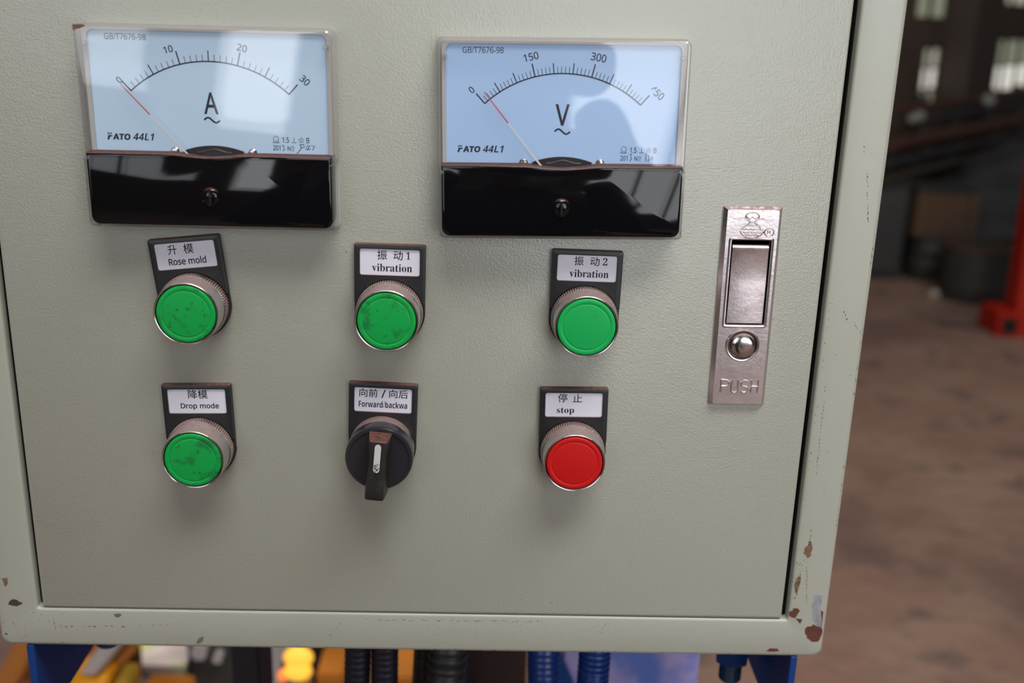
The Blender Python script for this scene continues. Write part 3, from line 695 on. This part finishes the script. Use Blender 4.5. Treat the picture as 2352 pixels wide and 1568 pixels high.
prism(bm, P, -27.55, -26.9); mk = obj('marker_line', bm, M_white, t, label='worn white marker line'); mk.rotation_euler = (0, .085, 0)
bm = bmesh.new()
for _ in range(60):
    z = random.triangular(-1.8, 3.2, -.2); fleck(random.uniform(-1.1, 1.1), z, random.uniform(.2, .75), random.uniform(.2, .6), random.random()*3)
for v in bm.verts: v.co.y = -27.6
flat('marker_wear', bm, M_markdirt, mk)

# ================================================================== push lock
t = thing('push_lock', 'chromed plane push lock embossed PUSH at the right of the door', 'lock', 117, 0, -45, .008)
X0, X1, Zb, Zt = -12.6, 12.6, -44.9, 44.9
SX0, SX1, SZ0, SZ1 = -8.4, 8.6, -7.0, 30.8
bm = bmesh.new()
outer = [rr(X0, X1, Zb, Zt, .8, 0), rr(X0+.1, X1-.1, Zb+.1, Zt-.1, .8, -.8), rr(X0+1.6, X1-1.6, Zb+1.1, Zt-1.2, .8, -2.5)]
Rr = loft(bm, outer, False, False)
h = [bm.verts.new(p) for p in rr(SX0, SX1, SZ0, SZ1, .6, -2.5, 5)]
c = [bm.verts.new(p) for p in circ(6.6, -2.5, 40, .1, -16.3)]
ed = []
for ring in (Rr[-1], h, c):
    for i in range(len(ring)): ed.append(bm.edges.get((ring[i], ring[(i+1) % len(ring)])) or bm.edges.new((ring[i], ring[(i+1) % len(ring)])))
bmesh.ops.triangle_fill(bm, use_beauty=True, use_dissolve=False, edges=ed)
for ring, lo in ((h, rr(SX0, SX1, SZ0, SZ1, .6, .2, 5)), (c, circ(6.3, .2, 40, .1, -16.3))):
    g = [bm.verts.new(p) for p in lo]
    for i in range(len(ring)): bm.faces.new((ring[i], ring[(i+1) % len(ring)], g[(i+1) % len(ring)], g[i]))
    bm.faces.new(g)
obj('lock_plate', bm, M_lock, t, angle=25)
# raised lip round the slot
bm = bmesh.new(); loft(bm, [rr(SX0-1.3, SX1+1.3, SZ0-1.4, SZ1+1.1, 1.4, -2.45), rr(SX0-.6, SX1+.6, SZ0-.6, SZ1+.5, .9, -3.0), rr(SX0, SX1, SZ0, SZ1, .6, -2.9), rr(SX0, SX1, SZ0, SZ1, .6, -2.2)], False, False); obj('slot_lip', bm, M_lock, t)
bm = bmesh.new()
prof = [(SZ1-2.2, -1.0), (SZ1-2.6, -2.0), (SZ1-3.3, -2.6), (SZ1-4.4, -2.5), (SZ1-5.0, -2.15), (12, -2.5), (0, -2.35), (SZ0+.9, -2.2), (SZ0+.7, -1.5)]
loft(bm, [[(SX0+.7, y-0, z), (SX0+1.1, y-.12, z), (0, y-.25, z), (SX1-1.1, y-.12, z), (SX1-.7, y, z)] for z, y in prof], False, False, closed=False)
flap = obj('lever_flap', bm, M_lockflap, t, angle=40)
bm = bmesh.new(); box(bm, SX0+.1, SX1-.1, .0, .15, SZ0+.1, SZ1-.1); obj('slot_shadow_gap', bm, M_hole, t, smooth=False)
bm = bmesh.new(); loft(bm, [circ(r, -h_, 64, .1, -16.3) for r, h_ in ((7.6, 2.4), (7.4, 2.9), (7.0, 3.25), (6.5, 3.1), (6.3, 2.5), (6.2, .6))], False, False); obj('button_ring', bm, M_lock, t)
bm = bmesh.new(); loft(bm, [circ(r, -h_, 48, .3, -16.2) for r, h_ in ((5.6, .4), (5.5, 3.2), (5.1, 4.1), (4.2, 4.6), (3.9, 4.75), (2.2, 4.95), (.8, 5.0))], False, True); obj('push_knob', bm, M_chrome, t, angle=30)
# embossed marks: letters, gull over waves, registered mark
def ridge(bm, pts, w, h=.6, y=-2.5, closed=False):
    n = len(pts); L = []
    for i, (x, z) in enumerate(pts):
        if closed: a, b = pts[i-1], pts[(i+1) % n]
        else: a, b = pts[max(i-1, 0)], pts[min(i+1, n-1)]
        d = Vector((b[0]-a[0], b[1]-a[1])); d.normalize(); nx, nz = -d.y, d.x
        L.append([bm.verts.new((x+nx*w*k, y-hh, z+nz*w*k)) for k, hh in ((.5, -.05), (.25, h*.85), (0, h), (-.25, h*.85), (-.5, -.05))])
    for i in range(n if closed else n-1):
        j = (i+1) % n
        for k in range(4): bm.faces.new((L[i][k], L[i][k+1], L[j][k+1], L[j][k]))
    if not closed:
        for e_ in (L[0], L[-1]): bm.faces.new(e_)
def arc(cx, cz, rx, rz, a0, a1, n=12): return [(cx+rx*cos(radians(a0+(a1-a0)*i/n)), cz+rz*sin(radians(a0+(a1-a0)*i/n))) for i in range(n+1)]
bm = bmesh.new(); zb, zt = -38.2, -32.3; zm = (zb+zt)/2
ridge(bm, [(-7.8, zb), (-7.8, zt)], 1.0); ridge(bm, [(-7.8, zt)]+arc(-6.0, zt-1.5, 1.6, 1.5, 90, -90)+[(-7.8, zt-3.0)], 1.0)
ridge(bm, [(-3.2, zt), (-3.2, zb+1.6)]+arc(-1.75, zb+1.5, 1.45, 1.5, 180, 360)+[(-.3, zt)], 1.0)
ridge(bm, arc(2.6, zt-1.5, 1.5, 1.45, 30, 270, 14)+arc(2.6, zb+1.5, 1.5, 1.45, 90, -150, 14), 1.0)
ridge(bm, [(5.6, zb), (5.6, zt)], 1.0); ridge(bm, [(8.6, zb), (8.6, zt)], 1.0); ridge(bm, [(5.6, zm), (8.6, zm)], 1.0)
obj('embossed_lettering', bm, M_lock, t, angle=60)
bm = bmesh.new()
ridge(bm, arc(-.4, 39.4, 2.9, 2.2, 200, -20, 14), .5); ridge(bm, [(-3.1, 39.6), (-1.4, 38.2), (-.4, 39.2), (.8, 38.3), (2.3, 39.4)], .6)
ridge(bm, [(-8.2, 38.6), (-6.2, 38.0), (-4.3, 38.9), (-2.6, 38.4), (-.9, 36.6), (.6, 36.6), (2.0, 38.0), (4.2, 38.5), (6.4, 38.0), (8.6, 38.5)], .75)
ridge(bm, [(-1.0, 36.6), (-2.3, 35.2), (-4.2, 33.6)], .7); ridge(bm, [(.6, 36.6), (2.4, 35.0), (3.6, 33.6)], .7); ridge(bm, [(-2.2, 35.2), (0, 34.8), (2.4, 35.0)], .7)
for zz_, a, b in ((32.9, -5.0, 4.8), (31.2, -3.9, 4.0), (29.9, -2.9, 2.9)):
    ridge(bm, [(a+(b-a)*i/24, zz_-.0+.28*sin(i*1.35)) for i in range(25)], .5)
ridge(bm, arc(-.1, 32.8, 5.1, 4.3, 190, 350, 18), .5)
ridge(bm, arc(7.3, 31.6, 2.0, 2.0, 0, 345, 20), .55, closed=True)
ridge(bm, [(6.7, 30.7), (6.7, 32.5), (7.6, 32.4), (7.8, 31.9), (7.3, 31.5), (6.7, 31.5)], .35); ridge(bm, [(7.3, 31.5), (8.0, 30.7)], .35)
for v in bm.verts: v.co.z = 31.6+(v.co.z-28.5)*.84
obj('embossed_emblem', bm, M_lock, t, angle=60)

# ================================================================== below the cabinet
t = thing('support_stand', 'blue steel brackets and post that carry the control box', 'stand')
for nm, x0, x1, zb_ in (('bracket', -212.9, -209.2, -267), ('bracket', 156.6, 160.0, -271)):
    bm = bmesh.new(); v = box(bm, x0, x1, .6, 150, zb_, -220.8)
    bmesh.ops.bevel(bm, geom=list(bm.edges), offset=.4, segments=1, affect='EDGES'); obj(nm, bm, M_blue, t)
bevbox('crossbar', -216, 164, 150, 190, -300, -222, M_blue, t, 2)
bevbox('post', -167, -147, 192, 232, -1371.6, -224, mat('dark_navy_post', (.008, .009, .014), .6), t, 2)
for k in (0,):
    for x in (-157,):
        bm = bmesh.new(); box(bm, x-60, x+60, 160, 262, -1371.6, -1363); obj('foot_plate', bm, M_blue, t, smooth=False)
def bolt(label, x, y, zt, r, zb_, hexd):
    t = thing('bolt', label, 'bolt', x, y, zt, 0, None)
    if hexd:
        bm = bmesh.new(); P = [(hexd*cos(pi/3*i+.3), hexd*sin(pi/3*i+.3)) for i in range(6)]
        loft(bm, [[(a*.93, b*.93, 0) for a, b in P], [(a, b, -1) for a, b in P], [(a, b, -10) for a, b in P], [(a*.93, b*.93, -11) for a, b in P]], True, True); obj('nut', bm, M_blue, t, smooth=False)
    bm = bmesh.new(); rings = []
    z = 0.
    while z > zb_-zt:
        for q, dz in ((r, 0), (r*.93, -.8)): rings.append([(q*cos(2*pi*i/24), q*sin(2*pi*i/24), z+dz) for i in range(24)])
        z -= 1.6
    rings.append([(r*.8*cos(2*pi*i/24), r*.8*sin(2*pi*i/24), zb_-zt-1) for i in range(24)])
    loft(bm, rings, True, True); obj('threaded_shank', bm, M_bluebolt, t); return t
bolt('dark blue bolt end beside the left bracket', -198, 62, -221.2, 7.0, -259, 0)
last = bolt('dark blue bolt with a nut beside the right bracket', 143.2, 58, -221.2, 6.2, -273, 0)
bm = bmesh.new(); P = [(9.6*cos(pi/3*i+.3), 9.6*sin(pi/3*i+.3)) for i in range(6)]
loft(bm, [[(a, b, -28) for a, b in P], [(a, b, -39) for a, b in P], [(a*.93, b*.93, -40.5) for a, b in P]], True, True); obj('nut', bm, M_blue, last, smooth=False)

def hose(label, path, r, pitch, m, amp=.09, group=None):
    t = thing('corrugated_hose', label, 'hose', *path[0], 0, group)
    p0 = Vector(path[0]); pts = [Vector(p)-p0 for p in path]
    # resample along a Catmull path
    dense = []
    for i in range(len(pts)-1):
        a = pts[max(i-1, 0)]; b = pts[i]; c_ = pts[i+1]; d = pts[min(i+2, len(pts)-1)]
        ln = (c_-b).length; n = max(4, int(ln/(pitch/5)))
        for k in range(n):
            u = k/n; dense.append(.5*((2*b)+(c_-a)*u+(2*a-5*b+4*c_-d)*u*u+(3*b-a-3*c_+d)*u**3))
    dense.append(pts[-1]); s = [0.]
    for i in range(1, len(dense)): s.append(s[-1]+(dense[i]-dense[i-1]).length)
    bm = bmesh.new(); tube(bm, [tuple(q) for q in dense], r, 20, radf=lambda i: r*(1-amp*(.5-.5*cos(2*pi*s[i]/pitch))**2*2))
    o = obj('hose', bm, m, t, smooth=True, angle=80)
    bm = bmesh.new(); loft(bm, [[(q*cos(2*pi*i/24), q*sin(2*pi*i/24), z) for i in range(24)] for q, z in ((r*1.04, .2), (r*1.04, -9), (r*1.0, -11))], True, True); obj('gland', bm, M_hoseblack, t)
hose('blue corrugated hose, left of the blue pair under the box', [(40.2, 66, -222.4), (40.4, 66, -262), (42, 72, -300), (46, 88, -360), (55, 125, -440), (62, 170, -560)], 8.9, 4.2, M_hoseblue)
hose('blue corrugated hose with bright ring glints, right of the pair', [(68.5, 62, -222.4), (68.3, 62, -262), (68.0, 64, -300), (70, 80, -360), (76, 120, -440), (80, 170, -560)], 9.0, 3.7, M_hoseblue)
hose('thick black corrugated hose right of the orange part', [(-13.2, 66, -222.4), (-12.8, 66, -260), (-14, 68, -300), (-10, 90, -380), (-5, 140, -460), (0, 170, -600)], 11.2, 6.2, M_hoseblack)
hose('black hose behind the thick black hose', [(-26, 88, -222.4), (-27, 88, -270), (-29, 92, -310), (-34, 110, -400), (-38, 160, -600)], 6.2, 4, M_hoseblack, .03)
hose('navy hose, left of the dark pair under the box', [(-63.0, 64, -222.4), (-62.4, 64, -260), (-64, 66, -300), (-70, 90, -400), (-76, 140, -600)], 7.3, 4, M_hosenavy, .03)
hose('navy hose, right of the dark pair under the box', [(-47.2, 62, -222.4), (-47.4, 62, -260), (-48, 64, -300), (-50, 90, -400), (-56, 140, -600)], 7.6, 4, M_hosenavy, .03)

t = thing('blue_machine_housing', 'glossy blue machine housing with painted-in pale sky sheen below the right half', 'machine', 110, 196, -1371.6)
bm = bmesh.new(); box(bm, -49, 49, 0, 240, 0, 1068); bmesh.ops.bevel(bm, geom=list(bm.edges), offset=3, segments=2, affect='EDGES'); obj('housing', bm, M_bluepanel, t)
bm = bmesh.new(); v = box(bm, -49, -40, -8, -.5, 500, 1040)
for q in v:
    q.co.x += (1040-q.co.z)*.40-16
obj('stay', bm, M_blue, t, smooth=False)

# orange machine at the left, further down and behind
t = thing('conveyor_machine', 'orange and yellow painted machine frame seen under the left half', 'machine', 0, 600, -1371.6)
def cb(name, x0, x1, y0, y1, z0, z1, m, sh=0., bev=3):
    bm = bmesh.new(); v = box(bm, x0, x1, y0, y1, z0+1371.6, z1+1371.6)
    if sh:
        for q in v:
            if q.co.z > (z0+z1)/2+1371.6: q.co.x += sh
    bmesh.ops.bevel(bm, geom=list(bm.edges), offset=bev, segments=2, affect='EDGES'); return obj(name, bm, m, t)
cb('inclined_beam', -560, -533, -10, 60, -700, -560, M_brownor, 75)
cb('side_panel', -545, -455, 40, 60, -760, -628, M_brownor, 30)
cb('chute', -448, -428, -6, 30, -657, -560, M_lgrey, 75)
cb('cross_beam', -480, -416, -20, 40, -740, -659, M_orangeb)
cb('clamp_block', -419, -408, -32, 20, -740, -648, M_orangeb)
cb('inclined_beam', -426, -408, 10, 70, -662, -560, M_brownor, 80)
cb('side_panel', -414, -398, 40, 60, -700, -600, mat('brown_orange', (.16, .065, .012), .6))
cb('clamp_block', -403, -386, -22, 20, -740, -654, mat('ochre_block', (.48, .30, .03), .5))
cb('tie_bar', -384, -330, -12, 40, -760, -684, M_orange)
cb('base_frame', -480, 20, 45, 220, -1371.6, -762, M_brownor)
cb('cross_beam', -178, -148, -20, 40, -760, -641, M_orange)
cb('cross_beam', -98, -62, -20, 40, -760, -644, M_orange)
cb('table_top', -478, -358, 38, 215, -760, -731, M_dgrey)
cb('cover_sheet', -40, 60, 20, 40, -760, -560, mat('dark_red_sheet', (.035, .018, .015), .6))
cb('cable_tray', -30, -8, -10, 20, -760, -560, M_hoseblack)
o = vbox('printed_carton', (-402, 720), (42, 24), 13.5, M_leaf, z0=-725.5, bev=.8); o['label'] = 'pink and yellow printed carton on the grey cloth'; o['category'] = 'carton'
bm = bmesh.new(); box(bm, -441, -422, 700, 742, -711.9, -711); y_ = obj('yellow_print', bm, M_leafy, o); y_.location = (0, 0, 0)
bm = bmesh.new(); NX = 24
g = [[bm.verts.new((-452+94*i/NX, 631+133*j/12, -727.5+1.5*sin(i*.8)-(0 if j else 34)+1.2*sin(j))) for j in range(13)] for i in range(NX+1)]
for i in range(NX):
    for j in range(12): bm.faces.new((g[i][j], g[i+1][j], g[i+1][j+1], g[i][j+1]))
o = obj('cloth', bm, M_grey); o['label'] = 'grey cloth spread under the printed carton'; o['category'] = 'cloth'
t = thing('gearbox', 'dark grey cast gearbox left of the black post', 'machine', -326, 715, -761)
bm = bmesh.new(); box(bm, -28, 27, -30, 60, 0, 200); bmesh.ops.bevel(bm, geom=list(bm.edges), offset=6, segments=3, affect='EDGES'); obj('casing', bm, M_dgrey, t)
for x, z, r in ((-9, 84, 10), (13, 76, 6)):
    bm = bmesh.new(); tube(bm, [(x, -44, z), (x, -28, z)], r, 20); obj('boss', bm, M_lgrey, t)
t = thing('steel_column', 'light grey steel column beside the amber lamps', 'column', -240, 690, -761)
bm = bmesh.new(); v = box(bm, -17, 17, 0, 24, 0, 220)
for q in v: q.co.x += (q.co.z-100)*.3
obj('web', bm, M_lgrey, t, smooth=False)
bm = bmesh.new(); box(bm, -60, 10, -14, 44, 0, 6); obj('base_plate', bm, M_grey, t, smooth=False)
lampg = 'amber lamps under the box'
for lab, x, z, rx, rz, mm_ in (('upper amber warning lamp glowing under the box', -201, -632, 17, 13, M_lamp), ('lower amber warning lamp glowing under the box', -202, -650, 16, 11.5, M_lamp), ('small orange lamp left of the lower amber lamp', -219, -656, 6, 7, M_lampr)):
    tt = thing('warning_lamp', lab, 'lamp', x, 600, z, 0, lampg)
    bm = bmesh.new(); bmesh.ops.create_uvsphere(bm, u_segments=24, v_segments=14, radius=1)
    for v in bm.verts: v.co = Vector((v.co.x*rx, v.co.y*10, v.co.z*rz))
    obj('lens', bm, mm_, tt)
    bm = bmesh.new(); tube(bm, [(0, 6, 0), (0, 22, 0)], rz*.8, 20); obj('lamp_holder', bm, M_hoseblack, tt)
t = thing('lamp_bracket', 'dark steel bracket plate behind the amber lamps', 'bracket', -176, 655, -761)
bm = bmesh.new(); box(bm, -22, 10, 0, 8, 0, 240); obj('plate', bm, M_beamd, t, smooth=False)

# ================================================================== the photographer (only the covers and chrome mirror him)
t = thing('person', 'person in a dark jacket standing before the panel and raising a camera', 'person', 0, -860, -1371.6)
KH, KO = .945, 0.
def skin_body(name, joints, bones, m, parent, sub=2):
    me = bpy.data.meshes.new(name); me.from_pydata([Vector((j[0][0], j[0][1], j[0][2]*KH+KO))*MM for j in joints], bones, [])
    o = bpy.data.objects.new(name, me); COL.objects.link(o); o.parent = parent
    md = o.modifiers.new('skin', 'SKIN'); md.use_smooth_shade = True
    for v, j in zip(me.skin_vertices[0].data, joints): v.radius = (j[1]*MM, (j[2] if len(j) > 2 else j[1])*MM)
    me.skin_vertices[0].data[0].use_root = True
    sd = o.modifiers.new('sub', 'SUBSURF'); sd.levels = sub; sd.render_levels = sub
    for mm_ in m: me.materials.append(mm_)
    return o
J = [((0, -20, 880), 150, 110), ((0, -10, 1010), 135, 100), ((0, 60, 1180), 185, 125), ((0, 100, 1330), 175, 110), ((0, 100, 1400), 58, 58), ((0, 125, 1440), 54, 56)]
Bn = [(0, 1), (1, 2), (2, 3), (3, 4), (4, 5)]
for sx in (-1, 1):
    k = len(J)
    J += [((sx*175, 75, 1335), 62), ((sx*255, 170, 1130), 48), ((sx*150, 300, 1360), 36), ((sx*100, 345, 1468), 27)]
    Bn += [(3, k), (k, k+1), (k+1, k+2), (k+2, k+3)]
    k = len(J)
    J += [((sx*95, -15, 800), 92), ((sx*110, 0, 470), 62), ((sx*115, -35, 110), 44), ((sx*120, -20, 45), 42), ((sx*130, 110, 30), 32)]
    Bn += [(0, k), (k, k+1), (k+1, k+2), (k+2, k+3), (k+3, k+4)]
M_jacket = mat('dark_jacket', (.020, .022, .030), .85); M_skin = mat('skin', (.46, .25, .18), .55); M_hair = mat('dark_hair', (.012, .010, .009), .6)
skin_body('body', J, Bn, [M_jacket], t)
bm = bmesh.new(); bmesh.ops.create_uvsphere(bm, u_segments=32, v_segments=24, radius=1)
for v in bm.verts:
    x, y, z = v.co; k = 1-.22*max(0, -z)*(1 if y > 0 else .6)
    q = Vector((x*76*k, 140+y*96*(1-.12*max(0, -z)), 1470+z*118))
    if y > .80 and abs(x) < .22 and -.35 < z < .12: q.y += 20*(1-abs(x)/.22)*(.5-z)          # nose
    if y > .5 and .05 < z < .22 and .2 < abs(x) < .55: q.y -= 7                               # eye sockets
    if y > .7 and -.62 < z < -.48 and abs(x) < .35: q.y += 4                                  # lips
    v.co = q
obj('head', bm, M_skin, t, angle=180)
for sx in (-1, 1):
    bm = bmesh.new(); bmesh.ops.create_uvsphere(bm, u_segments=14, v_segments=10, radius=1)
    for v in bm.verts: v.co = Vector((sx*78+v.co.x*9, 132+v.co.y*17, 1465+v.co.z*30))
    obj('ear', bm, M_skin, t, angle=180)
bm = bmesh.new(); bmesh.ops.create_uvsphere(bm, u_segments=32, v_segments=20, radius=1)
for v in bm.verts:
    x, y, z = v.co; lim = -.15 if y < .35 else .42
    v.co = Vector((x*82, 130+y*104, 1483+max(z, lim)*114))
obj('hair', bm, M_hair, t, angle=180)
KO = 78.
for sx in (-1, 1):                                              # hands closed on the camera body
    J = [((sx*100, 345, 1388), 24, 18), ((sx*88, 365, 1425), 34, 16), ((sx*82, 372, 1445), 34, 15)]; Bn = [(0, 1), (1, 2)]
    hand = skin_body('hand', J, Bn, [M_skin], t, 2)
    for f_, (dz, ln) in enumerate(((0, 1.), (17, 1.08), (34, 1.), (50, .82))):
        J = [((sx*84, 368, 1424+dz), 9), ((sx*90, 368+30*ln, 1426+dz), 8.5), ((sx*80, 368+46*ln, 1427+dz), 8), ((sx*62, 368+50*ln, 1427+dz), 7)]
        skin_body('finger', J, [(0, 1), (1, 2), (2, 3)], [M_skin], hand, 1)
    J = [((sx*84, 358, 1418), 11), ((sx*66, 340, 1428), 10), ((sx*44, 336, 1440), 8.5)]
    skin_body('thumb', J, [(0, 1), (1, 2)], [M_skin], hand, 1)
t = thing('photo_camera', 'black photo camera held up by the person', 'camera', 5.5, -475, 40)
M_cam = mat('camera_black', (.01, .01, .01), .5)
bm = bmesh.new(); box(bm, -68, 68, -62, -20, -10, 88); bmesh.ops.bevel(bm, geom=list(bm.edges), offset=9, segments=3, affect='EDGES'); obj('camera_body', bm, M_cam, t)
bm = bmesh.new(); box(bm, -26, 26, -58, -16, 80, 112); bmesh.ops.bevel(bm, geom=list(bm.edges), offset=8, segments=3, affect='EDGES'); obj('viewfinder_hump', bm, M_cam, t)
bm = bmesh.new(); lc = (0, 38)
loft(bm, [[(q*cos(2*pi*i/40), y, 38+q*sin(2*pi*i/40)) for i in range(40)] for q, y in ((34, -22), (34, 4), (36, 5), (36, 14), (33, 16), (29, 16), (24, 6))], False, True); obj('lens_barrel', bm, M_cam, t)
